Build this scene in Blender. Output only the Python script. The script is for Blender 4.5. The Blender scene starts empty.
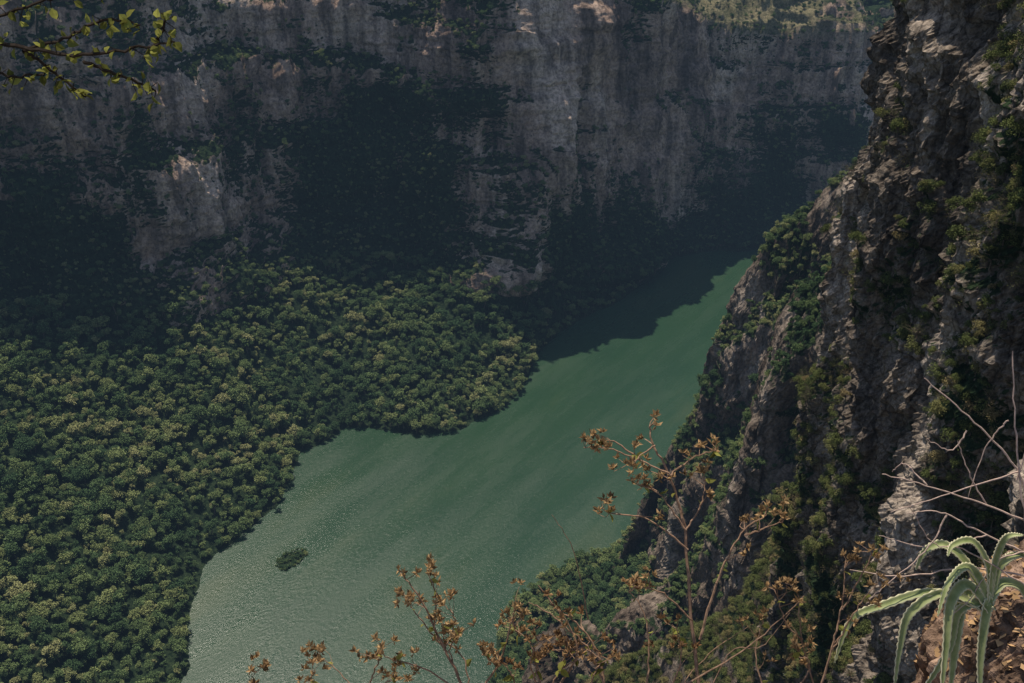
import bpy, math, numpy as np
from mathutils import Vector
rs=np.random.RandomState(7)
scene=bpy.context.scene
T=np.random.RandomState(3).rand(64,64,64).astype(np.float32)
def vn(p):
    i=np.floor(p).astype(np.int64); f=(p-i).astype(np.float32); f=f*f*(3-2*f)
    x0,y0,z0=(i[...,0]&63),(i[...,1]&63),(i[...,2]&63)
    x1,y1,z1=(x0+1)&63,(y0+1)&63,(z0+1)&63
    fx,fy,fz=f[...,0],f[...,1],f[...,2]
    a=T[x0,y0,z0]*(1-fx)+T[x1,y0,z0]*fx
    b=T[x0,y1,z0]*(1-fx)+T[x1,y1,z0]*fx
    c=T[x0,y0,z1]*(1-fx)+T[x1,y0,z1]*fx
    d=T[x0,y1,z1]*(1-fx)+T[x1,y1,z1]*fx
    return ((a*(1-fy)+b*fy)*(1-fz)+(c*(1-fy)+d*fy)*fz)*2-1
def fbm(P,sc,octv=4,seed=0,gain=.5,ridge=False):
    sc=np.array(sc,dtype=float)
    if sc.ndim==0: sc=np.array([sc,sc,sc])
    p=P/sc+seed*7.31; out=0; a=1; tot=0
    for o in range(octv):
        n=vn(p)
        if ridge: n=1-2*np.abs(n)
        out=out+a*n; tot+=a; a*=gain; p=p*2.03+5.7
    return out/tot
def sst(a,b,x):
    t=np.clip((x-a)/(b-a),0,1); return t*t*(3-2*t)
def grid_normals(V):
    du=np.gradient(V,axis=0); dv=np.gradient(V,axis=1)
    N=np.cross(du,dv); N/=np.linalg.norm(N,axis=2,keepdims=True)+1e-9
    return N
def link(o):
    scene.collection.objects.link(o); return o
def grid_mesh(name,V,mat,attrs={},smooth=True):
    n,m=V.shape[:2]
    me=bpy.data.meshes.new(name)
    me.vertices.add(n*m); me.vertices.foreach_set('co',V.reshape(-1).astype(np.float32))
    idx=np.arange(n*m).reshape(n,m)
    q=np.stack([idx[:-1,:-1],idx[1:,:-1],idx[1:,1:],idx[:-1,1:]],-1).reshape(-1)
    nf=(n-1)*(m-1)
    me.loops.add(nf*4); me.loops.foreach_set('vertex_index',q.astype(np.int32))
    me.polygons.add(nf); me.polygons.foreach_set('loop_start',(np.arange(nf)*4).astype(np.int32))
    me.update(calc_edges=True)
    me.polygons.foreach_set('use_smooth',np.full(nf,smooth))
    for k,a in attrs.items():
        at=me.attributes.new(k,'FLOAT','POINT'); at.data.foreach_set('value',a.reshape(-1).astype(np.float32))
    me.materials.append(mat)
    return link(bpy.data.objects.new(name,me))
def resample(pts,n,sm=0,dens=None):
    pts=np.array(pts,dtype=float)
    d=np.r_[0,np.cumsum(np.linalg.norm(np.diff(pts[:,:3] if pts.shape[1]>=3 else pts,axis=0),axis=1))]
    if dens is None: t=np.linspace(0,d[-1],n)
    else:
        tt=np.linspace(0,d[-1],4000); w=dens(np.stack([np.interp(tt,d,pts[:,k]) for k in range(pts.shape[1])],1))
        c=np.r_[0,np.cumsum(w[:-1])]; c/=c[-1]; t=np.interp(np.linspace(0,1,n),c,tt)
    out=np.stack([np.interp(t,d,pts[:,k]) for k in range(pts.shape[1])],1)
    if sm:
        k=np.exp(-np.linspace(-2,2,2*sm+1)**2); k/=k.sum()
        pad=np.vstack([out[:1]+(out[:1]-out[1:sm+1][::-1]),out,out[-1:]+(out[-1:]-out[-sm-1:-1][::-1])])
        out=np.stack([np.convolve(pad[:,j],k,'valid') for j in range(out.shape[1])],1)
    return out
# ---------------------------------------------------------------- materials
def newmat(name,diffuse=False):
    m=bpy.data.materials.new(name); m.use_nodes=True; nt=m.node_tree
    b=nt.nodes['Principled BSDF']
    if diffuse:
        nt.nodes.remove(b); b=nt.nodes.new('ShaderNodeBsdfDiffuse'); nt.links.new(b.outputs[0],nt.nodes['Material Output'].inputs[0])
    return m,nt,b
def ramp(nt,stops):
    r=nt.nodes.new('ShaderNodeValToRGB'); e=r.color_ramp.elements
    while len(e)<len(stops): e.new(.5)
    for i,(p,c) in enumerate(stops): e[i].position=p; e[i].color=(*c,1)
    return r
def noise(nt,vec,scale,detail=4,rough=.55,mp=None):
    n=nt.nodes.new('ShaderNodeTexNoise'); n.inputs['Scale'].default_value=scale
    n.inputs['Detail'].default_value=detail; n.inputs['Roughness'].default_value=rough
    if mp is not None:
        mm=nt.nodes.new('ShaderNodeMapping'); mm.inputs['Scale'].default_value=mp
        nt.links.new(vec,mm.inputs['Vector']); vec=mm.outputs[0]
    nt.links.new(vec,n.inputs['Vector']); return n
def mix(nt,f,a,b,mode='MIX'):
    x=nt.nodes.new('ShaderNodeMix'); x.data_type='RGBA'; x.blend_type=mode
    for v,i in ((f,0),(a,6),(b,7)):
        if isinstance(v,(int,float)): x.inputs[i].default_value=v
        elif isinstance(v,tuple): x.inputs[i].default_value=(*v,1)
        else: nt.links.new(v,x.inputs[i])
    return x.outputs[2]
def terrain_mat(name,k,c1,c2,c3,bump=1.0,green=((.008,.017,.010),(.034,.05,.025)),crack=0):
    m,nt,b=newmat(name,True); g=nt.nodes.new('ShaderNodeNewGeometry').outputs['Position']
    n1=noise(nt,g,k,4,.6,(1,1,.6)); r1=ramp(nt,[(.36,c1),(.5,c2),(.64,c3)]); nt.links.new(n1.outputs[0],r1.inputs[0])
    n2=noise(nt,g,k*6,4,.65,(1,1,.14)); r2=ramp(nt,[(.38,(.25,.25,.26)),(.56,(1,1,1))]); nt.links.new(n2.outputs[0],r2.inputs[0])
    col=mix(nt,.8,r1.outputs[0],r2.outputs[0],'MULTIPLY')
    n3=noise(nt,g,k*25,4,.72); r3=ramp(nt,[(.35,(.35,.34,.33)),(.6,(1.2,1.17,1.13))]); nt.links.new(n3.outputs[0],r3.inputs[0])
    col=mix(nt,.85,col,r3.outputs[0],'MULTIPLY')
    if crack:
        mm=nt.nodes.new('ShaderNodeMapping'); mm.inputs['Scale'].default_value=(1,1,.5); mm.inputs['Rotation'].default_value=(.25,.15,0)
        wv=mix(nt,.6,g,n2.outputs[1],'ADD'); nt.links.new(wv,mm.inputs['Vector'])
        v=nt.nodes.new('ShaderNodeTexVoronoi'); v.feature='DISTANCE_TO_EDGE'; v.inputs['Scale'].default_value=crack; nt.links.new(mm.outputs[0],v.inputs['Vector'])
        rr=ramp(nt,[(0,(.3,.29,.28)),(.06,(1,1,1))]); nt.links.new(v.outputs['Distance'],rr.inputs[0]); col=mix(nt,.7,col,rr.outputs[0],'MULTIPLY')
    gr=ramp(nt,[(.35,green[0]),(.65,green[1])]); nt.links.new(n3.outputs[0],gr.inputs[0])
    a=nt.nodes.new('ShaderNodeAttribute'); a.attribute_name='veg'
    ad=nt.nodes.new('ShaderNodeMath'); ad.operation='MULTIPLY_ADD'; nt.links.new(n3.outputs[0],ad.inputs[0]); ad.inputs[1].default_value=.9; ad.inputs[2].default_value=-.45
    a2=nt.nodes.new('ShaderNodeMath'); a2.operation='ADD'; nt.links.new(a.outputs['Fac'],a2.inputs[0]); nt.links.new(ad.outputs[0],a2.inputs[1])
    mr=nt.nodes.new('ShaderNodeMapRange'); mr.inputs[1].default_value=.42; mr.inputs[2].default_value=.56; nt.links.new(a2.outputs[0],mr.inputs[0])
    col=mix(nt,mr.outputs[0],col,gr.outputs[0])
    d=nt.nodes.new('ShaderNodeAttribute'); d.attribute_name='dry'
    dr=ramp(nt,[(.35,(.07,.075,.04)),(.55,(.2,.17,.10)),(.7,(.32,.27,.17))]); nt.links.new(n3.outputs[0],dr.inputs[0])
    col=mix(nt,d.outputs['Fac'],col,dr.outputs[0])
    nt.links.new(col,b.inputs[0])
    bp=nt.nodes.new('ShaderNodeBump'); bp.inputs['Strength'].default_value=1; bp.inputs['Distance'].default_value=bump
    nt.links.new(n3.outputs[0],bp.inputs['Height']); nt.links.new(bp.outputs[0],b.inputs['Normal'])
    return m
def leaf_mat(name,stops,trans=0,patch=None,lo=.5,hi=1.5):
    m,nt,b=newmat(name,True)
    oi=nt.nodes.new('ShaderNodeObjectInfo'); gm=nt.nodes.new('ShaderNodeNewGeometry')
    fac=oi.outputs['Random']
    if patch:
        n=noise(nt,oi.outputs['Location'],patch,2,.6)
        x=nt.nodes.new('ShaderNodeMath'); x.operation='MULTIPLY_ADD'; nt.links.new(n.outputs[0],x.inputs[0]); x.inputs[1].default_value=2.4; x.inputs[2].default_value=-1.25
        y=nt.nodes.new('ShaderNodeMath'); y.operation='ADD'; y.use_clamp=True; nt.links.new(x.outputs[0],y.inputs[0]); nt.links.new(fac,y.inputs[1]); fac=y.outputs[0]
    r=ramp(nt,stops); nt.links.new(fac,r.inputs[0])
    r2=ramp(nt,[(0,(lo,lo,lo)),(1,(hi,hi*.97,hi*.9))]); nt.links.new(gm.outputs['Random Per Island'],r2.inputs[0])
    c=mix(nt,1.0,r.outputs[0],r2.outputs[0],'MULTIPLY'); nt.links.new(c,b.inputs[0])
    if trans:
        t=nt.nodes.new('ShaderNodeBsdfTranslucent'); nt.links.new(c,t.inputs[0])
        ms=nt.nodes.new('ShaderNodeMixShader'); ms.inputs[0].default_value=trans
        nt.links.new(b.outputs[0],ms.inputs[1]); nt.links.new(t.outputs[0],ms.inputs[2])
        nt.links.new(ms.outputs[0],nt.nodes['Material Output'].inputs[0])
    return m
def plain(name,c,rough=.8,var=.5,sc=30):
    m,nt,b=newmat(name,True); g=nt.nodes.new('ShaderNodeNewGeometry').outputs['Position']
    n=noise(nt,g,sc,3,.6); r=ramp(nt,[(.3,tuple(x*(1-var) for x in c)),(.7,tuple(x*(1+var) for x in c))]); nt.links.new(n.outputs[0],r.inputs[0])
    nt.links.new(r.outputs[0],b.inputs[0]); return m
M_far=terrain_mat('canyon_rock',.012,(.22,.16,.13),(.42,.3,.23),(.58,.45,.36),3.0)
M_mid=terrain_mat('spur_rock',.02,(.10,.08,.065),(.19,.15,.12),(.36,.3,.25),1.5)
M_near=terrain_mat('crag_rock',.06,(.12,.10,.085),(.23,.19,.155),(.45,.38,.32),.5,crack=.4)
M_fol=leaf_mat('tree_foliage',[(0,(.042,.075,.036)),(.3,(.072,.112,.048)),(.6,(.115,.155,.063)),(.85,(.17,.2,.082)),(1,(.22,.225,.105))],0,.009,.45,1.65)
M_bush=leaf_mat('bush_foliage',[(0,(.06,.075,.03)),(.5,(.10,.12,.045)),(.8,(.14,.145,.06)),(1,(.22,.17,.09))],0,None,.45,1.6)
M_bark=plain('bark',(.12,.095,.075),.9,.4,8)
# ---------------------------------------------------------------- geometry accumulator
class Acc:
    def __init__(s): s.v=[];s.f=[];s.m=[];s.n=0
    def add(s,v,f,mi=0):
        s.v.append(np.asarray(v,float)); s.f+= [tuple(int(a)+s.n for a in q) for q in f]; s.m+=[mi]*len(f); s.n+=len(v)
    def tube(s,pts,r0,r1,sides=5,mi=0):
        pts=np.array(pts,float); n=len(pts); tg=np.gradient(pts,axis=0); tg/=np.linalg.norm(tg,axis=1,keepdims=True)+1e-9
        ref=np.array([.3,.9,.2]); vs=[]
        for i in range(n):
            a=np.cross(tg[i],ref); a/=np.linalg.norm(a)+1e-9; b=np.cross(tg[i],a); r=r0+(r1-r0)*i/(n-1)
            for k in range(sides):
                th=2*math.pi*k/sides; vs.append(pts[i]+r*(a*math.cos(th)+b*math.sin(th)))
        fs=[(i*sides+k,i*sides+(k+1)%sides,(i+1)*sides+(k+1)%sides,(i+1)*sides+k) for i in range(n-1) for k in range(sides)]
        s.add(vs,fs,mi)
    def leaves(s,C,A,B,mi=0):
        n=len(C); V=np.stack([C-A*.5,C+B*.42,C+A*.5,C-B*.42],1).reshape(-1,3)
        s.v.append(V); base=s.n+np.arange(n)*4
        s.f+=[(int(a),int(a)+1,int(a)+2,int(a)+3) for a in base]; s.m+=[mi]*n; s.n+=4*n
    def mesh(s,name,mats):
        me=bpy.data.meshes.new(name); me.from_pydata(np.vstack(s.v).tolist(),[],s.f)
        for m in mats: me.materials.append(m)
        me.polygons.foreach_set('material_index',np.array(s.m,np.int32)); me.update(); return me
def unit(a): return a/(np.linalg.norm(a,axis=-1,keepdims=True)+1e-9)
def rleaves(acc,C,size,mi,up=.0,aspect=.8):
    # leaf blades with normals biased upwards
    n=len(C); Nn=unit(rs.normal(size=(n,3))+[0,0,up]); A=unit(np.cross(Nn,rs.normal(size=(n,3)))); B=np.cross(Nn,A)
    sz=size*rs.uniform(.6,1.3,(n,1)); acc.leaves(C,A*sz,B*sz*aspect,mi)
def make_tree(name,R,H,nl,per,leaf,mats,flat=.75,lr=.38):
    a=Acc(); cz=H-R*flat
    a.tube([(0,0,-1.5*H/10),(0.1*R,0,cz*.5),(0,.05*R,cz)],.035*H,.018*H,6,1)
    for i in range(nl):
        d=unit(rs.normal(size=3)+[0,0,.35]); rr=R*rs.uniform(.3,.8)
        c=np.array([d[0]*rr,d[1]*rr,cz+d[2]*rr*flat]); r=R*lr*rs.uniform(.55,1.25)
        a.tube([(0,0,cz*.55),(c[0]*.5,c[1]*.5,cz*.6+c[2]*.25),c],.014*H,.005*H,4,1)
        dd=unit(rs.normal(size=(per,3))+[0,0,.35]); C=c+dd*r*(rs.uniform(.5,1.1,(per,1)))*[1,1,.8]
        rleaves(a,C,leaf,0,1.3)
    return bpy.data.objects.new(name,a.mesh(name,mats))
def coll(name,objs):
    c=bpy.data.collections.new(name)
    for o in objs: c.objects.link(o)
    return c
def dry_bush(name,R):
    a=Acc()
    for i in range(16):
        d=unit(rs.normal(size=3)+[0,0,1.2]); p=[np.zeros(3)]
        for k in range(4): d=unit(d+rs.normal(size=3)*.25); p.append(p[-1]+d*R*.27)
        a.tube(p,.02*R,.007*R,4,1)
        for j in range(6):
            s0=p[rs.randint(1,5)]; e=unit(d+rs.normal(size=3)*.8); a.tube([s0,s0+e*R*.2,s0+e*R*.36+rs.normal(size=3)*R*.05],.008*R,.004*R,3,1)
            rleaves(a,s0+e*R*.3+rs.normal(size=(9,3))*R*.08,R*.05,0)
    return bpy.data.objects.new(name,a.mesh(name,[M_bush,M_bark]))
C_tree=coll('tree_kinds',[make_tree('tree_kind',R,H,nl,per,lf,[M_fol,M_bark],fl) for R,H,nl,per,lf,fl in
  [(4.6,9.5,15,85,.72,.7),(4.0,10.5,13,85,.7,.9),(5.4,9.0,19,75,.75,.5),(3.4,8.5,10,90,.65,.85),(4.8,11.5,14,80,.75,.75),(4.2,7.5,11,65,.7,.6),(5.8,10,16,80,.8,.45),(3.0,9.8,9,80,.6,1.2)]])
C_bush=coll('bush_kinds',[make_tree('bush_kind',R,H,nl,per,lf,[M_bush,M_bark],fl,.42) for R,H,nl,per,lf,fl in
  [(1.7,2.6,12,130,.18,.8),(1.4,2.9,10,140,.16,.95),(2.0,2.2,14,120,.19,.6)]]+[dry_bush('bush_kind_dry',2.0)])
def scatter(name,P,scale,collection):
    me=bpy.data.meshes.new(name); n=len(P); me.vertices.add(n); me.vertices.foreach_set('co',P.reshape(-1).astype(np.float32))
    a=me.attributes.new('scl','FLOAT','POINT'); a.data.foreach_set('value',scale.astype(np.float32))
    rot=np.stack([rs.normal(size=n)*.15,rs.normal(size=n)*.15,rs.uniform(0,6.28,n)],1)
    a=me.attributes.new('rot','FLOAT_VECTOR','POINT'); a.data.foreach_set('vector',rot.reshape(-1).astype(np.float32))
    a=me.attributes.new('kind','INT','POINT'); a.data.foreach_set('value',rs.randint(0,1000,n).astype(np.int32))
    o=link(bpy.data.objects.new(name,me))
    ng=bpy.data.node_groups.new(name+'_gn','GeometryNodeTree')
    ng.interface.new_socket('Geometry',in_out='INPUT',socket_type='NodeSocketGeometry')
    ng.interface.new_socket('Geometry',in_out='OUTPUT',socket_type='NodeSocketGeometry')
    N=ng.nodes; gi=N.new('NodeGroupInput'); go=N.new('NodeGroupOutput'); ci=N.new('GeometryNodeCollectionInfo')
    ci.inputs['Collection'].default_value=collection; ci.inputs['Separate Children'].default_value=True; ci.inputs['Reset Children'].default_value=True
    ip=N.new('GeometryNodeInstanceOnPoints'); ip.inputs['Pick Instance'].default_value=True
    def na(nm,t):
        q=N.new('GeometryNodeInputNamedAttribute'); q.data_type=t; q.inputs['Name'].default_value=nm
        return [s for s in q.outputs if s.enabled and s.name=='Attribute'][0]
    L=ng.links; L.new(gi.outputs[0],ip.inputs['Points']); L.new(ci.outputs[0],ip.inputs['Instance'])
    L.new(na('kind','INT'),ip.inputs['Instance Index']); L.new(na('rot','FLOAT_VECTOR'),ip.inputs['Rotation']); L.new(na('scl','FLOAT'),ip.inputs['Scale'])
    L.new(ip.outputs[0],go.inputs[0])
    md=o.modifiers.new('scatter','NODES'); md.node_group=ng
    return o
def pick(P,mask,cell,zs=1.0):
    Q=P[mask]; perm=rs.permutation(len(Q)); Q=Q[perm]
    k=np.floor(Q/np.array([cell,cell,cell*zs])).astype(np.int64); key=k[:,0]*1000003+k[:,1]*10007+k[:,2]
    _,ix=np.unique(key,return_index=True); return Q[ix]
# ---------------------------------------------------------------- far / left canyon wall
cols=[# shore x,y   foot x,y,z    rim x,y,z
(-310,-200,-720,-200,150,-800,-200,430),(-265,100,-640,200,150,-720,200,430),(-208,350,-570,450,150,-650,470,430),
(-188,467,-510,600,140,-600,660,420),(-208,520,-460,700,130,-545,790,410),(-212,555,-405,765,112,-495,870,405),
(-198,593,-345,800,92,-435,920,400),(-177,637,-295,812,85,-375,930,395),(-177,676,-262,875,80,-345,1010,390),
(-162,713,-225,925,78,-310,1060,385),(-149,740,-190,960,75,-250,1090,380),(-126,744,-150,975,72,-190,1100,375),
(-104,732,-110,965,68,-125,1090,365),(-77,730,-70,945,62,-55,1070,350),(-52,736,-35,940,58,10,1065,340),
(-24,758,0,970,50,70,1110,330),(0,788,25,995,44,120,1160,318),(9,826,45,1010,38,150,1190,310),(9,862,65,1022,32,170,1215,300),
(31,921,84,1036,25,190,1240,292),(69,968,104,1054,20,205,1258,284),(99,996,132,1074,15,218,1268,276),(131,1043,155,1092,11,228,1272,270),
(161,1099,176,1130,8,235,1275,266),(181,1150,198,1175,5,245,1280,263),(230,1172,245,1192,5,270,1285,258),(330,1182,340,1205,5,350,1290,252),
(500,1170,505,1195,5,530,1300,250),(900,1080,905,1110,5,930,1200,260)]
arr=np.array([[c[2],c[3],c[4],c[0],c[1],c[5],c[6],c[7]] for c in cols],float)
def dens(p):
    w=np.ones(len(p)); w[p[:,1]<550]=.25; w[p[:,0]>480]=.3; return w
NC=1250
A=resample(arr,NC,10,dens)
F=A[:,:3]; S=A[:,3:5]; R=A[:,5:8]
S3=np.c_[S,np.full(NC,-7.)]
na_,nb_,nc_=170,330,70
rows=[]
for a in np.linspace(0,1,na_,endpoint=False):
    p=S3*(1-a)+F*a
    p[:,2]=-7+(F[:,2]+7)*(.55*a+.45*a**1.8)
    rows.append(p)
colnoise=fbm(F,(140,140,140),3,5)
for b in np.linspace(0,1,nb_,endpoint=False):
    q=b+.07*colnoise
    g=.32*sst(.0,.16,q)+.14*sst(.36,.46,q)+.15*sst(.60,.67,q)+.10*sst(.80,.86,q)+.29*b
    g=np.clip(g,0,1.02)[:,None]
    p=F*(1-g)+R*g; p[:,2]=F[:,2]+(R[:,2]-F[:,2])*b; rows.append(p)
out=unit(np.c_[R[:,:2]-F[:,:2],np.zeros(NC)]); outs=np.array([-.5,.86,0])
out=unit(.5*out+.5*outs)
for c in np.linspace(0,1,nc_)**1.5:
    p=R+out*c*600; p[:,2]=R[:,2]+c*600*.42; rows.append(p)
V=np.stack(rows,0)
N=grid_normals(V)
rowi=np.arange(V.shape[0])[:,None]
hb=np.clip((rowi-na_)/nb_,0,1)
w=sst(na_*.75,na_+25,rowi)*np.ones((1,NC))
wt=sst(6,40,rowi)
if N[na_+100,NC//2,1]>0: N=-N
Nh=N.copy(); Nh[...,2]*=.25; Nh=unit(Nh)
flute=fbm(V,(80,80,300),3,1,ridge=True)
big=fbm(V,(170,170,380),2,2)
med=fbm(V,(26,26,70),4,3,.55,ridge=True)
sm=fbm(V,(7,7,8),4,4,.6)
strat=fbm(V,(160,160,9),3,9)
disp=w*(big*34+flute*24+med*11+strat*3.5)+(.25+.75*w)*sm*3.8
cx=V[...,0]
prow=np.exp(-((cx+12-90*hb)/26)**2)*w*sst(1.02,.9,hb)
butt=np.exp(-((cx+300+40*hb)/16)**2)*w*sst(.75,.5,hb)
recs=np.exp(-((cx+110)/55)**2)*w
disp=disp+prow*26+butt*8-recs*26
V=V+Nh*disp[...,None]
V[...,2]+=wt*(1-w)*fbm(V,(55,55,55),3,8)*10
N2=grid_normals(V); nz=np.abs(N2[...,2])
pn=fbm(V,(75,75,95),4,11,.6)
veg=.46+pn*1.6+fbm(V,(14,14,18),3,12)*.35+(nz-.35)*1.2+sst(.52,.12,hb)*.4-sst(.5,.72,hb)*.4+sst(.93,1,hb)*.3-prow*.7-butt*.3+recs*.3*sst(.75,.5,hb)
veg=np.where(rowi<na_-6,1.0,veg)
dry=sst(na_+nb_-3,na_+nb_+3,rowi)*np.ones((1,NC))*sst(-.35,.25,fbm(V,(60,60,60),3,21)+.1)
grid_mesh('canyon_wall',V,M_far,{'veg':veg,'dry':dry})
vis=V[...,1]>380
P=pick(V,(rowi<na_+12)&vis&(V[...,2]>.6),6.4,3); P=P[rs.rand(len(P))<.93]
pz=fbm(P[None],(35,35,35),2,77)[0]
sc=np.clip(rs.normal(.95+.35*pz,.27,len(P)),.42,1.65)
P2=pick(V,(rowi>=na_+12)&(rowi<na_+nb_)&vis&(veg>.6),7.5,1.0); sc2=rs.uniform(.25,.75,len(P2))
P3=pick(V,(rowi>=na_+nb_)&vis,11,3); sc3=rs.uniform(.35,.75,len(P3))
allP=np.vstack([P,P2,P3]); allS=np.r_[sc,sc2,sc3]; allP[:,2]-=.8*allS
print('far trees',len(P),len(P2),len(P3))
scatter('forest_canopy',allP,allS,C_tree)
# ---------------------------------------------------------------- spurs on the right
def spur(name,crest,nd,fd,prof_n,prof_f,mat,ncol,amp,seed,rock=0.,nn=260,nfar=90,cell=4.5,scl=(.3,.7),vegb=.45,thr=.62,barex=None):
    C=resample(crest,ncol,6); nd=unit(np.array([*nd,0.])); fd=unit(np.array([*fd,0.]))
    def prof(pr,n):
        pr=np.array(pr,float); return resample(pr,n,2)
    rows=[]
    cn=fbm(C,(60,60,60),3,seed+3)
    pf=prof(prof_f,nfar)[::-1]
    for h,d in pf:
        p=C+fd*h; p=p-np.array([0,0,1.])*d; rows.append(p)
    for h,d in prof(prof_n,nn)[1:]:
        k=(1+.45*cn)[:,None]; p=C+nd*h*k; p=p-np.array([0,0,1.])*d; rows.append(p)
    V=np.stack(rows,0); N=grid_normals(V)
    if (N[nfar+60,:,:2]@nd[:2]).mean()<0: N=-N
    Nh=N.copy(); Nh[...,2]*=.4; Nh=unit(Nh)
    ed=np.abs(np.arange(V.shape[0])-nfar)[:,None]; cw=.35+.65*sst(0,35,ed)
    bl=fbm(V,(16,16,24),3,seed+8); bl=np.floor(bl*6)/6
    d=cw*amp*(fbm(V,(34,34,110),3,seed,ridge=True)*10+fbm(V,(11,11,24),4,seed+1,.55,ridge=True)*4.5+bl*7)+amp*fbm(V,(3.6,3.6,4.5),4,seed+2,.6)*2.4+amp*fbm(V,(90,90,6),2,seed+6)*2
    if barex: d=d+sst(barex+25,barex-10,V[...,0])*(bl*5+fbm(V,(14,14,14),3,seed+12,ridge=True)*6)
    V=V+Nh*d[...,None]
    V[...,2]=np.maximum(V[...,2],-8)
    N2=grid_normals(V); nz=np.abs(N2[...,2])
    veg=vegb+fbm(V,(34,34,40),4,seed+5,.6)*1.2+(nz-.45)*1.3-rock
    if barex: veg=veg-sst(barex+25,barex-10,V[...,0])*.75+sst(barex+25,barex-10,V[...,0])*fbm(V,(8,8,8),2,seed+13)*.5
    grid_mesh(name,V,mat,{'veg':veg,'dry':veg*0},smooth=False)
    P=pick(V,(veg>thr)&(V[...,2]>2),cell,1.2); s=rs.uniform(*scl,len(P)); P[:,2]-=.5*s
    print(name,len(P)); return P,s
sP=[];sS=[]
crest1=[(400,500,395),(260,520,362),(197,541,325),(173.7,566,286),(150,587,240),(145.7,587,219),(136.7,596,172.6),(132,595.5,129),(116,599,92.6),(92.6,579,54.5),(77.6,558,25.7),(60,545,2)]
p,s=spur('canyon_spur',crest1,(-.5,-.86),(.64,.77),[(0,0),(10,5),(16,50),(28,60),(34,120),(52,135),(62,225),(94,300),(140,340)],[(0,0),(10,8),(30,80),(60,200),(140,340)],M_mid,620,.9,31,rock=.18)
sP.append(p);sS.append(s)
crest2=[(330,370,410),(200,380,365),(142.7,388,335),(127,399,313.5),(121.6,406.5,284.6),(120.6,414,256),(114.7,410,227),(107,404,195),(91,398,162),(67,391,136),(47,390,116),(26,400,112),(17,398,104),(10,400,50)]
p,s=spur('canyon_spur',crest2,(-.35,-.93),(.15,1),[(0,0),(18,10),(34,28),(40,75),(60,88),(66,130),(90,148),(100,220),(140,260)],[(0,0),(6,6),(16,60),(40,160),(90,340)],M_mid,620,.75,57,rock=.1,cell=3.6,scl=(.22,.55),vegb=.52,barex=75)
sP.append(p);sS.append(s)
crest3=[(130,185,372),(79,210,341),(72.7,210.6,321),(64,212,302),(50.6,222.6,280),(28,233,250),(2.6,236,224),(-25,235,176),(-45,230,120),(-60,230,0)]
pb,sb=spur('brushy_slope',crest3,(-.2,-.97),(.1,1),[(0,0),(25,12),(50,30),(70,60),(80,130),(120,300)],[(0,0),(6,5),(14,50),(60,250)],M_mid,420,.5,83,rock=-.25,nn=200,cell=2.1,scl=(.5,1.3),thr=.5)
scatter('brush',pb,sb,C_bush)
# right bank low forest
rb=[(-120,-200),(-80,250),(-45,420),(-27,467),(-20,506),(-12,540),(17,576),(52,604),(92,637),(128,690),(178,784),(212,880),(262,1000),(300,1085),(420,1100),(900,1000)]
B=resample(np.c_[np.array(rb,float),np.zeros(len(rb))],500,8)
tg=unit(np.gradient(B,axis=0)); nr=np.c_[tg[:,1],-tg[:,0],np.zeros(len(B))]
nr=unit(nr+np.array([.6,0,0]))
rows=[]
for h in np.linspace(0,1,110)**1.2:
    p=B+nr*h*260; p[:,2]=-5+h*110; rows.append(p)
Vb=np.stack(rows,0); Vb[...,2]+=fbm(Vb,(40,40,40),4,71)*6*sst(0,10,np.arange(110))[:,None]
grid_mesh('river_bank',Vb,M_mid,{'veg':np.ones(Vb.shape[:2]),'dry':np.zeros(Vb.shape[:2])})
p=pick(Vb,(Vb[...,2]>.8)&(Vb[...,1]>300),5.2,3); sP.append(p); sS.append(rs.uniform(.4,1.0,len(p)))
scatter('hillside_shrubs',np.vstack(sP),np.concatenate(sS),C_tree)
# islet
g=np.stack(np.meshgrid(np.linspace(-1,1,40),np.linspace(-1,1,40),indexing='ij'),-1)
Vi=np.zeros((40,40,3)); Vi[...,0]=-168+g[...,0]*14+g[...,1]*6; Vi[...,1]=589+g[...,1]*16
Vi[...,2]=.9-2.6*(g**2).sum(-1)+fbm(Vi,(6,6,6),3,2)*.9
grid_mesh('islet',Vi,M_mid,{'veg':np.ones((40,40)),'dry':np.zeros((40,40))})
p=pick(Vi,Vi[...,2]>-.5,2.6,3); s=rs.uniform(.16,.4,len(p)); p[:,2]-=s*3; p[:,2]=np.maximum(p[:,2],-1.5); scatter('islet_shrubs',p,s,C_tree)
# ---------------------------------------------------------------- near crag on the right
path=[(240,300),(150,250),(105,215),(78,192),(65,181),(67,166),(61,150),(66,132),(59,116),(63,100),(58,84),(54,55),(50,20),(58,-60)]
pp=np.c_[np.array(path,float),np.zeros(len(path))]
Bc=resample(pp,620,5,lambda p:np.where((p[:,1]>95)&(p[:,1]<196)&(p[:,0]<90),1.,.2))
zs=np.linspace(180,548,760)
Vn=np.zeros((760,620,3)); Vn[...,:2]=Bc[None,:,:2]; Vn[...,2]=zs[:,None]
tg=unit(np.gradient(Bc,axis=0)); nr=np.c_[tg[:,1],-tg[:,0],np.zeros(len(Bc))]
if nr[300,0]>0: nr=-nr
Vn+= -nr[None]*(np.interp(zs,[180,400,480,548],[-4,0,1,4]))[:,None,None]
W=Vn+np.stack([fbm(Vn,(9,9,9),2,201),fbm(Vn,(9,9,9),2,202),fbm(Vn,(9,9,9),2,203)],-1)*3
d=fbm(Vn,(17,17,55),3,91,ridge=True)*3.4+fbm(W,(5.5,5.5,13),3,92,.55,ridge=True)*1.5+fbm(Vn,(1.5,1.5,1.8),4,93,.65)*.9
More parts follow.
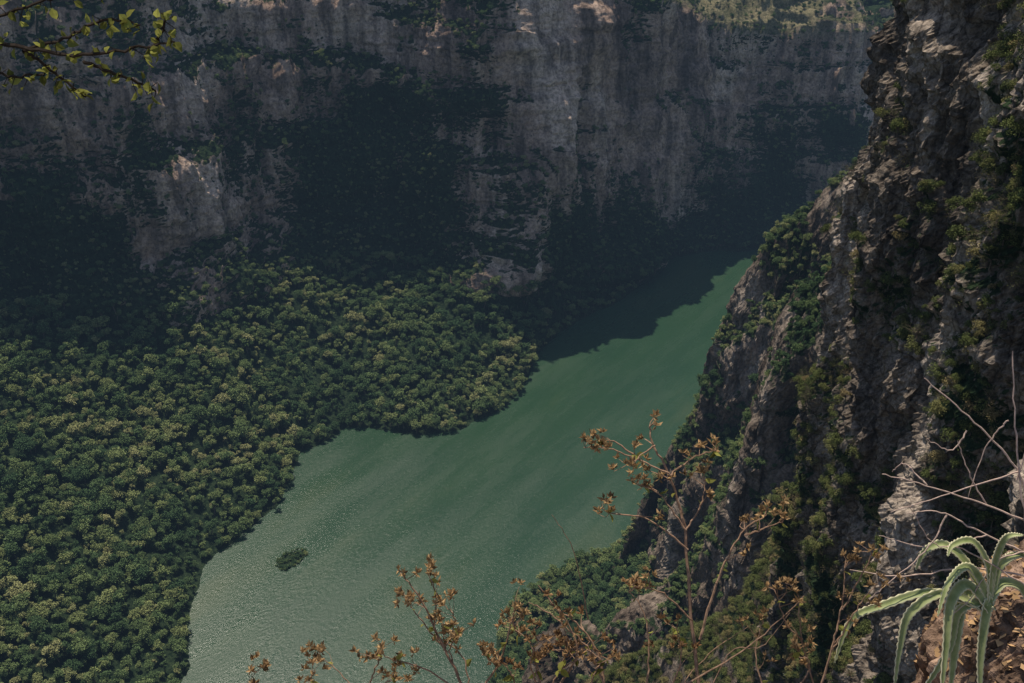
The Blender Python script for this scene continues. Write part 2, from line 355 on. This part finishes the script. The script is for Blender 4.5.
bl=fbm(W,(8,8,9),2,94); bl=np.floor(bl*5)/5; bl2=fbm(W,(3,3,3.4),2,95); bl2=np.floor(bl2*4)/4; bl3=fbm(W,(1.3,1.3,1.1),1,98); bl3=np.floor(bl3*3)/3
d=d+bl*3.6+bl2*1.5+bl3*.55+fbm(Vn,(40,40,3.5),2,96)*1.1
Vn=Vn+nr[None]*d[...,None]
nzn=np.abs(grid_normals(Vn)[...,2])
vegn=.15+fbm(Vn,(12,12,16),4,97,.6)*1.2+(nzn-.35)*.7+sst(420,340,Vn[...,2])*.15
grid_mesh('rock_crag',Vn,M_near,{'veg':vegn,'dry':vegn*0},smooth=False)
mk=(vegn>.5)&(Vn[...,1]>80)
p=pick(Vn,mk,1.8,1.3); p=p[rs.rand(len(p))<.6]; scatter('crag_shrubs',p,rs.uniform(.3,1.1,len(p)),C_bush); print('crag',len(p))
# ---------------------------------------------------------------- water and bed
def sheet(name,z,mat,x0=-1500,x1=2500,y0=-800,y1=2600):
    me=bpy.data.meshes.new(name); me.from_pydata([(x0,y0,z),(x1,y0,z),(x1,y1,z),(x0,y1,z)],[],[(0,1,2,3)]); me.materials.append(mat)
    return link(bpy.data.objects.new(name,me))
m,nt,b=newmat('river_water'); g=nt.nodes.new('ShaderNodeNewGeometry').outputs['Position']
mp=nt.nodes.new('ShaderNodeMapping'); mp.inputs['Rotation'].default_value=(0,0,math.radians(35)); nt.links.new(g,mp.inputs['Vector'])
n=noise(nt,mp.outputs[0],.007,4,.6,(2.0,.6,1)); r=ramp(nt,[(.35,(.014,.039,.019)),(.55,(.018,.045,.021)),(.75,(.038,.058,.026))]); nt.links.new(n.outputs[0],r.inputs[0])
nt.links.new(r.outputs[0],b.inputs['Base Color'])
n2=noise(nt,mp.outputs[0],.014,5,.7,(2.4,.45,1)); mr=nt.nodes.new('ShaderNodeMapRange'); mr.inputs[1].default_value=.4; mr.inputs[2].default_value=.7; mr.inputs[3].default_value=.2; mr.inputs[4].default_value=.4
nt.links.new(n2.outputs[0],mr.inputs[0]); nt.links.new(mr.outputs[0],b.inputs['Roughness'])
n3=noise(nt,mp.outputs[0],.3,4,.8,(1.8,.8,1)); bp=nt.nodes.new('ShaderNodeBump'); bp.inputs['Strength'].default_value=.6; bp.inputs['Distance'].default_value=.7
nt.links.new(n3.outputs[0],bp.inputs['Height']); nt.links.new(bp.outputs[0],b.inputs['Normal']); b.inputs['IOR'].default_value=1.33
sheet('river',0,m); sheet('ground',-9,plain('riverbed',(.08,.08,.05),.9,.3,.1),-9000,9000,-9000,9000)
# ---------------------------------------------------------------- viewpoint ledge
M_soil=terrain_mat('ledge_soil',.9,(.2,.13,.09),(.38,.26,.19),(.55,.43,.33),.02)
th=np.linspace(0,2*math.pi,260); rr=np.linspace(0,1,240)
TH,RR=np.meshgrid(th,rr); prof_h=np.interp(RR,[0,.2,.35,.6,1],[0,2.2,3.2,6,60]); prof_d=np.interp(RR,[0,.2,.35,.6,1],[0,.05,1.2,20,480])
Vl=np.stack([.9+np.cos(TH)*prof_h*1.3,-.1+np.sin(TH)*prof_h*1.05-.0*TH,497.55-prof_d],-1)
Vl[...,2]+=(fbm(Vl,(.5,.5,.5),4,5)*.04)*sst(.02,.1,RR); 
grid_mesh('viewpoint_ledge',Vl,M_soil,{'veg':RR*0+.1,'dry':RR*0})
th=np.linspace(0,2*math.pi,260); ph=np.linspace(.001,math.pi-.001,160); TH,PH=np.meshgrid(th,ph)
D=np.stack([np.cos(TH)*np.sin(PH),np.sin(TH)*np.sin(PH),np.cos(PH)],-1)
Vr=np.array([1.86,2.3,497.42])+D*[.5,.42,.5]
dn=fbm(D,(.8,.8,.8),3,3)*.14; q=fbm(D,(.35,.35,.35),3,4); dn=dn+np.floor(q*5)/5*.08+fbm(D,(.08,.08,.08),3,6)*.03
dn[:,-1]=dn[:,0]
Vr=Vr+D*dn[...,None]; grid_mesh('rock',Vr,M_soil,{'veg':TH*0,'dry':TH*0},smooth=False)
a=Acc(); k=rs.randint(0,Vr.shape[0]*Vr.shape[1],2600); Q=Vr.reshape(-1,3)[k]; Q=Q[Q[:,2]>497.5]+[0,0,.004]
M_lit=leaf_mat('dry_litter',[(0,(.3,.19,.1)),(1,(.36,.24,.14))],0)
rleaves(a,Q,.03,0,2.5); link(bpy.data.objects.new('leaf_litter',a.mesh('leaf_litter',[M_lit])))
# ---------------------------------------------------------------- foreground plants
LX=np.array([1,0,0.]); LU=np.array([0,.4695,.883]); LF=np.array([0,.883,-.4695])
def lean(a,h,d=0): return LX*a+LU*h+LF*d   # plants lean out over the drop
def smooth_path(pts,n,jit=.0):
    pts=np.array(pts,float); m=len(pts); t=np.linspace(0,m-1,n); k=np.clip(t.astype(int),0,m-2); f=(t-k)[:,None]
    g=lambda i:pts[np.clip(i,0,m-1)]
    a,b_,c,d_=g(k-1),g(k),g(k+1),g(k+2)
    o=.5*((2*b_)+(c-a)*f+(2*a-5*b_+4*c-d_)*f**2+(3*b_-a-3*c+d_)*f**3)
    if jit: o[1:-1]+=rs.normal(size=(n-2,3))*jit
    return o
M_stem=plain('dry_stem',(.26,.165,.11),.7,.4,60); M_pale=plain('bare_twig',(.45,.33,.27),.7,.3,60)
M_pod=leaf_mat('dry_seedhead',[(0,(.26,.16,.085)),(1,(.42,.3,.16))],.3,None,.35,1.6)
M_gl=leaf_mat('green_leaf',[(0,(.22,.23,.06)),(1,(.3,.3,.09))],.45,None,.4,1.5)
def pod(acc,c,size,mi):
    n=rs.randint(7,12)
    for i in range(n):
        d=unit(rs.normal(size=3)+LU*.9); s=unit(np.cross(d,rs.normal(size=3))); L=size*rs.uniform(.6,1.1); w=L*.24; nrm=np.cross(d,s)
        b0=c; acc.add([b0,b0+d*L*.45+s*w+nrm*w*.4,b0+d*L,b0+d*L*.45-s*w+nrm*w*.4,b0+d*L*.45-nrm*w*.3],[(0,1,4),(1,2,4),(2,3,4),(3,0,4)],mi)
def leaf(acc,c,d,L,mi,wd=.32):
    d=unit(d); s=unit(np.cross(d,rs.normal(size=3))); n_=np.cross(d,s); w=L*wd
    vs=[c,c+d*L*.3+s*w*.85+n_*w*.25,c+d*L*.65+s*w*.7+n_*w*.2,c+d*L-n_*w*.4,c+d*L*.65-s*w*.7+n_*w*.2,c+d*L*.3-s*w*.85+n_*w*.25,c+d*L*.3,c+d*L*.65-n_*w*.1]
    acc.add(vs,[(0,1,6),(1,2,7,6),(2,3,7),(3,4,7),(4,5,6,7),(5,0,6)],mi)
U=.003
def plant(name,root,stems,mats,r0=.004,podsz=.02,pods=True,sub=3,mid=2,clust=3):
    a=Acc()
    for st in stems:
        r=r0
        if isinstance(st,tuple): r,st=st
        dd=rs.uniform(-.12,.12); P3=[lean(x*U,y*U,dd*k/len(st)) for k,(x,y) in enumerate(st)]
        path=smooth_path(P3,6*len(st),.0016); a.tube(path,r,r*.4,5,0)
        L=len(path)
        if pods:
            tip=path[-1]
            for j in range(clust): 
                e=tip+lean(rs.normal()*.022,rs.uniform(-.005,.035),rs.normal()*.02); a.tube([path[-2],(path[-1]+e)/2+rs.normal(size=3)*.003,e],r*.35,r*.25,3,0); pod(a,e,podsz,1)
            for j in range(sub):
                k=rs.randint(L//3,L-2); t=unit(path[k+1]-path[k]); e=path[k]+unit(t*.8+lean(rs.normal(),rs.uniform(0,.8),rs.normal()))*rs.uniform(.03,.09)
                a.tube(smooth_path([path[k],(path[k]+e)/2+rs.normal(size=3)*.006,e],5),r*.4,r*.25,3,0)
                for q in range(2): pod(a,e+rs.normal(size=3)*.008,podsz*.9,1)
            for j in range(mid):
                k=rs.randint(L//4,L-1); leaf(a,path[k],rs.normal(size=3)-LU*.5,rs.uniform(.02,.04),2)
    o=bpy.data.objects.new(name,a.mesh(name,mats)); o.location=root; return link(o)
MS=[M_stem,M_pod,M_gl]
plant('seedhead_shrub',(.566,2.142,497.64),[
 (.006,[(0,0),(-8,80),(-14,170),(-30,225),(-45,255),(-47,272)]),
 [(-30,225),(-60,240),(-90,250),(-115,250)],[(-60,240),(-85,258),(-98,255)],[(-45,255),(-62,245),(-75,238)],
 [(-30,225),(-10,240),(15,248),(20,247)],[(-12,150),(-50,180),(-85,185),(-98,190)],[(-14,170),(-40,205),(-62,215)],
 (.0045,[(0,60),(20,120),(45,165),(72,182)]),[(45,165),(65,172),(84,178)],[(-14,170),(5,200),(8,225)],[(-8,80),(-40,110),(-70,120)]],MS,.0033,.024,sub=3)
plant('seedhead_shrub',(-.127,2.142,497.64),[
 (.005,[(0,0),(-25,50),(-45,95),(-65,125)]),[(-35,75),(-35,105),(-43,122)],[(-25,50),(-15,80),(-25,95)],[(-10,20),(-20,50),(-5,70)],
 (.004,[(5,0),(30,40),(42,80),(45,95)]),[(30,40),(25,50),(12,48)],[(42,80),(50,60),(48,70)],[(-25,50),(-50,80),(-60,92)],[(0,0),(-45,30),(-80,40),(-92,48)],[(0,10),(-8,40),(-30,55)]],MS,.003,.024,mid=3)
plant('seedhead_shrub',(-.45,2.142,497.64),[(.0035,[(0,0),(8,20),(18,42),(22,48)]),[(0,0),(25,20),(35,25)],[(0,0),(-25,25),(-48,42)],[(-48,0),(-52,20),(-50,36)],[(-120,-5),(-118,10),(-112,22)]],MS,.0025,.024)
plant('seedhead_shrub',(.1,2.142,497.64),[(.004,[(0,0),(-8,25),(-12,48),(-20,62)]),[(0,0),(14,30),(22,50),(20,70)],[(-30,0),(-32,25),(-44,44)],[(14,30),(32,36),(40,44)],[(45,0),(50,30),(64,42)]],MS,.003,.023,mid=4)
plant('seedhead_shrub',(.28,2.142,497.64),[(.005,[(0,0),(-5,40),(-25,70),(-55,90)]),[(-5,40),(-20,50),(-38,46)],[(40,0),(45,45),(40,85),(25,105)],[(-60,0),(-75,35),(-70,60)],[(60,0),(75,40),(70,75)]],MS,.0033,.022)
plant('seedhead_shrub',(.92,2.142,497.64),[(.004,[(0,0),(15,50),(25,90),(30,135)]),[(15,50),(35,90),(55,120)],[(0,0),(-15,60),(-20,110)],[(-15,60),(-35,80),(-45,110)],[(25,90),(50,140),(50,150)],[(-50,0),(-60,40),(-50,75)],[(-30,0),(-10,35),(-25,55)]],MS,.003,.022)
plant('dry_stalk',(.29,2.142,497.64),[(.0035,[(0,0),(-20,50),(-60,85),(-80,95)]),[(-20,80),(-35,150),(-58,190)],(.0035,[(30,0),(80,20),(140,60),(190,110)]),[(60,-5),(100,40),(150,70)],(.0045,[(-60,0),(-30,50),(-70,110)]),[(100,0),(120,50),(150,60),(175,95)]],MS,.002,.01,pods=False)
plant('bare_twigs',(1.55,2.142,497.64),[
 (.0045,[(0,0),(0,130),(-10,220),(-18,280),(-22,350)]),(.004,[(10,180),(-10,235),(-55,285),(-95,322)]),(.0035,[(20,170),(-40,195),(-100,215),(-150,228)]),
 (.0035,[(15,140),(-40,165),(-80,185),(-110,182)]),(.003,[(-5,230),(-60,210),(-130,185)]),[(-10,220),(0,270),(10,310)],[(-40,195),(-60,230),(-70,260)],[(-40,165),(-90,150),(-140,160)],
 (.0035,[(20,120),(-50,130),(-120,120),(-170,125)]),[(-18,280),(-35,255),(-50,200)],[(10,180),(20,240),(15,290)],[(-80,185),(-100,150),(-145,110),(-160,95)],[(15,150),(-30,140),(-60,100),(-90,80)],
 [(-60,270),(-75,250),(-100,262)],[(-100,215),(-118,235),(-125,225)],[(20,100),(-60,150),(-100,160),(-130,200)]],[M_pale],.0026,.01,pods=False)
# agave
m_ag,nt,b=newmat('agave_leaf'); at=nt.nodes.new('ShaderNodeAttribute'); at.attribute_name='edge'
g=nt.nodes.new('ShaderNodeNewGeometry').outputs['Position']; nn_=noise(nt,g,25,5,.6); rr_=ramp(nt,[(.3,(.15,.19,.065)),(.7,(.32,.35,.15))]); nt.links.new(nn_.outputs[0],rr_.inputs[0])
cc=mix(nt,at.outputs['Fac'],rr_.outputs[0],(.6,.55,.36)); nt.links.new(cc,b.inputs['Base Color']); b.inputs['Roughness'].default_value=.6; b.inputs['Specular IOR Level'].default_value=.2
def agave(name,root,leavs):
    vs=[];fs=[];ed=[]
    for pts,wd in leavs:
        dd=rs.uniform(-.1,.06); P3=smooth_path([lean(x*U,y*U,dd*k/len(pts)) for k,(x,y) in enumerate(pts)],48)
        tg=unit(np.gradient(P3,axis=0)); base=len(vs)
        side=unit(np.cross(tg,unit(LF*-.8+LU*.5+LX*rs.uniform(-.4,.4)))); nr_=np.cross(side,tg); n=len(P3)
        for i in range(n):
            t=i/(n-1); w=wd*(.75+.4*math.sin(min(t*2.2,1.57)))*(1-t**3)*(1 if t<.98 else .2); tooth=.0035*(i%2)
            for k,(o,hh,e) in enumerate([(-1,.35,1),(-.82,.25,.15),(-.4,.05,0),(0,-.05,0),(.4,.05,0),(.82,.25,.15),(1,.35,1)]):
                q=P3[i]+side[i]*(w*o+(tooth*np.sign(o) if abs(o)==1 else 0))+nr_[i]*hh*w; vs.append([float(q[0]),float(q[1]),float(q[2])]); ed.append(float(e))
        fs+=[(base+i*7+k,base+i*7+k+1,base+(i+1)*7+k+1,base+(i+1)*7+k) for i in range(n-1) for k in range(6)]
    me=bpy.data.meshes.new(name); me.from_pydata(vs,[],fs); me.materials.append(m_ag)
    a=me.attributes.new('edge','FLOAT','POINT'); a.data.foreach_set('value',np.array(ed,np.float32))
    me.polygons.foreach_set('use_smooth',np.full(len(fs),True))
    o=bpy.data.objects.new(name,me); o.location=root
    md=o.modifiers.new('thick','SOLIDIFY'); md.thickness=.003
    return link(o)
agave('agave',(1.44,2.283,497.90),[
 ([(0,-10),(-20,35),(-42,55),(-60,48),(-68,28)],.012),([(0,-10),(-25,18),(-45,2),(-52,-40),(-60,-95)],.015),([(0,-10),(-8,15),(-26,-5),(-32,-50),(-36,-100)],.017),
 ([(0,-10),(8,28),(18,42),(32,46),(48,42)],.011),([(0,-10),(-45,8),(-80,-12),(-90,-45),(-96,-90)],.012),([(0,-10),(-55,8),(-105,-6),(-136,-22),(-152,-66)],.011),
 ([(5,-5),(-4,-5),(-12,-50),(-14,-100)],.015),([(0,0),(14,18),(34,12),(44,-14)],.013),([(0,0),(-4,35),(-22,62),(-44,60),(-52,50)],.010),([(0,0),(2,40),(10,66),(24,70)],.010),([(0,0),(-15,28),(-30,36),(-48,20),(-60,-10)],.011),
 ([(0,0),(-30,-10),(-40,-50),(-70,-100)],.012)])
# overhanging leafy branch, upper left
a=Acc()
root=np.array([-2.0,3.71,499.25])
br=[[(-60,20),(0,10),(55,-5),(110,-15),(165,-12),(205,-8)],[(55,-5),(90,10),(120,30),(150,28)],[(0,10),(40,30),(80,45),(130,52)],[(110,-15),(140,-25),(170,-38)],[(-30,15),(10,-18),(50,-30),(80,-28)],[(80,45),(100,60),(140,66)],[(0,10),(20,45),(30,80)],[(-40,20),(0,45),(40,60)],[(165,-12),(185,5),(195,18)],[(-60,20),(-20,-10),(5,-35),(20,-50)],[(55,-5),(75,-20),(100,-40)]]
for i,s_ in enumerate(br):
    dd=rs.uniform(-.2,.2); P3=smooth_path([lean(x*.004,y*.004,dd*k/len(s_)) for k,(x,y) in enumerate(s_)],6*len(s_),.004); a.tube(P3,.011 if i==0 else .007,.0035,5,0)
    for k in range(4,len(P3)):
        for q in range(2):
            if rs.rand()<.65:
                d=unit(rs.normal(size=3)-LU*.3); e=P3[k]+d*rs.uniform(.01,.05); a.tube([P3[k],e],.002,.0015,3,0); leaf(a,e,rs.normal(size=3)-LU*.6,rs.uniform(.025,.05),1,.4)
M_dk=plain('dark_branch',(.045,.035,.028),.9,.4,40)
o=link(bpy.data.objects.new('leafy_branch',a.mesh('leafy_branch',[M_dk,M_gl]))); o.location=root
# ---------------------------------------------------------------- airlight glow, sun, sky, camera
me=bpy.data.meshes.new('air_haze_glow'); x0,x1,y0,y1,z0,z1=-1400,1600,-300,2200,-12,760
me.from_pydata([(x0,y0,z0),(x1,y0,z0),(x1,y1,z0),(x0,y1,z0),(x0,y0,z1),(x1,y0,z1),(x1,y1,z1),(x0,y1,z1)],[],[(3,2,1,0),(4,5,6,7),(0,1,5,4),(1,2,6,5),(2,3,7,6),(3,0,4,7)])
m=bpy.data.materials.new('haze_glow'); m.use_nodes=True; nt=m.node_tree; nt.nodes.clear(); om=nt.nodes.new('ShaderNodeOutputMaterial'); vs_=nt.nodes.new('ShaderNodeEmission')
vs_.inputs['Color'].default_value=(.42,.66,1,1); vs_.inputs['Strength'].default_value=.000021  # even blue emission stands in for light scattered by the air, unshadowed
nt.links.new(vs_.outputs[0],om.inputs['Volume']); me.materials.append(m); link(bpy.data.objects.new('air_haze_glow',me))
EL,AZ=math.radians(66),math.radians(-20)  # azimuth measured from +Y toward +X
sd=Vector((math.sin(AZ)*math.cos(EL),math.cos(AZ)*math.cos(EL),math.sin(EL)))
L=bpy.data.lights.new('sun','SUN'); L.energy=5; L.angle=math.radians(.5); L.color=(1,.91,.76)
o=link(bpy.data.objects.new('sun',L)); o.rotation_euler=sd.to_track_quat('Z','Y').to_euler(); o.location=(0,0,900)
w=bpy.data.worlds.new('World'); scene.world=w; w.use_nodes=True; nt=w.node_tree; bg=nt.nodes['Background']
sk=nt.nodes.new('ShaderNodeTexSky'); sk.sky_type='NISHITA'; sk.sun_disc=False; sk.sun_elevation=EL; sk.sun_rotation=AZ
nt.links.new(sk.outputs[0],bg.inputs[0]); bg.inputs[1].default_value=.12
cam=bpy.data.cameras.new('camera'); cam.lens=35; cam.sensor_width=36; cam.clip_start=.05; cam.clip_end=30000
o=link(bpy.data.objects.new('camera',cam)); o.location=(0,0,500); o.rotation_euler=(math.radians(62),0,0); scene.camera=o
scene.view_settings.view_transform='Standard'; scene.view_settings.look='None'; scene.view_settings.exposure=0
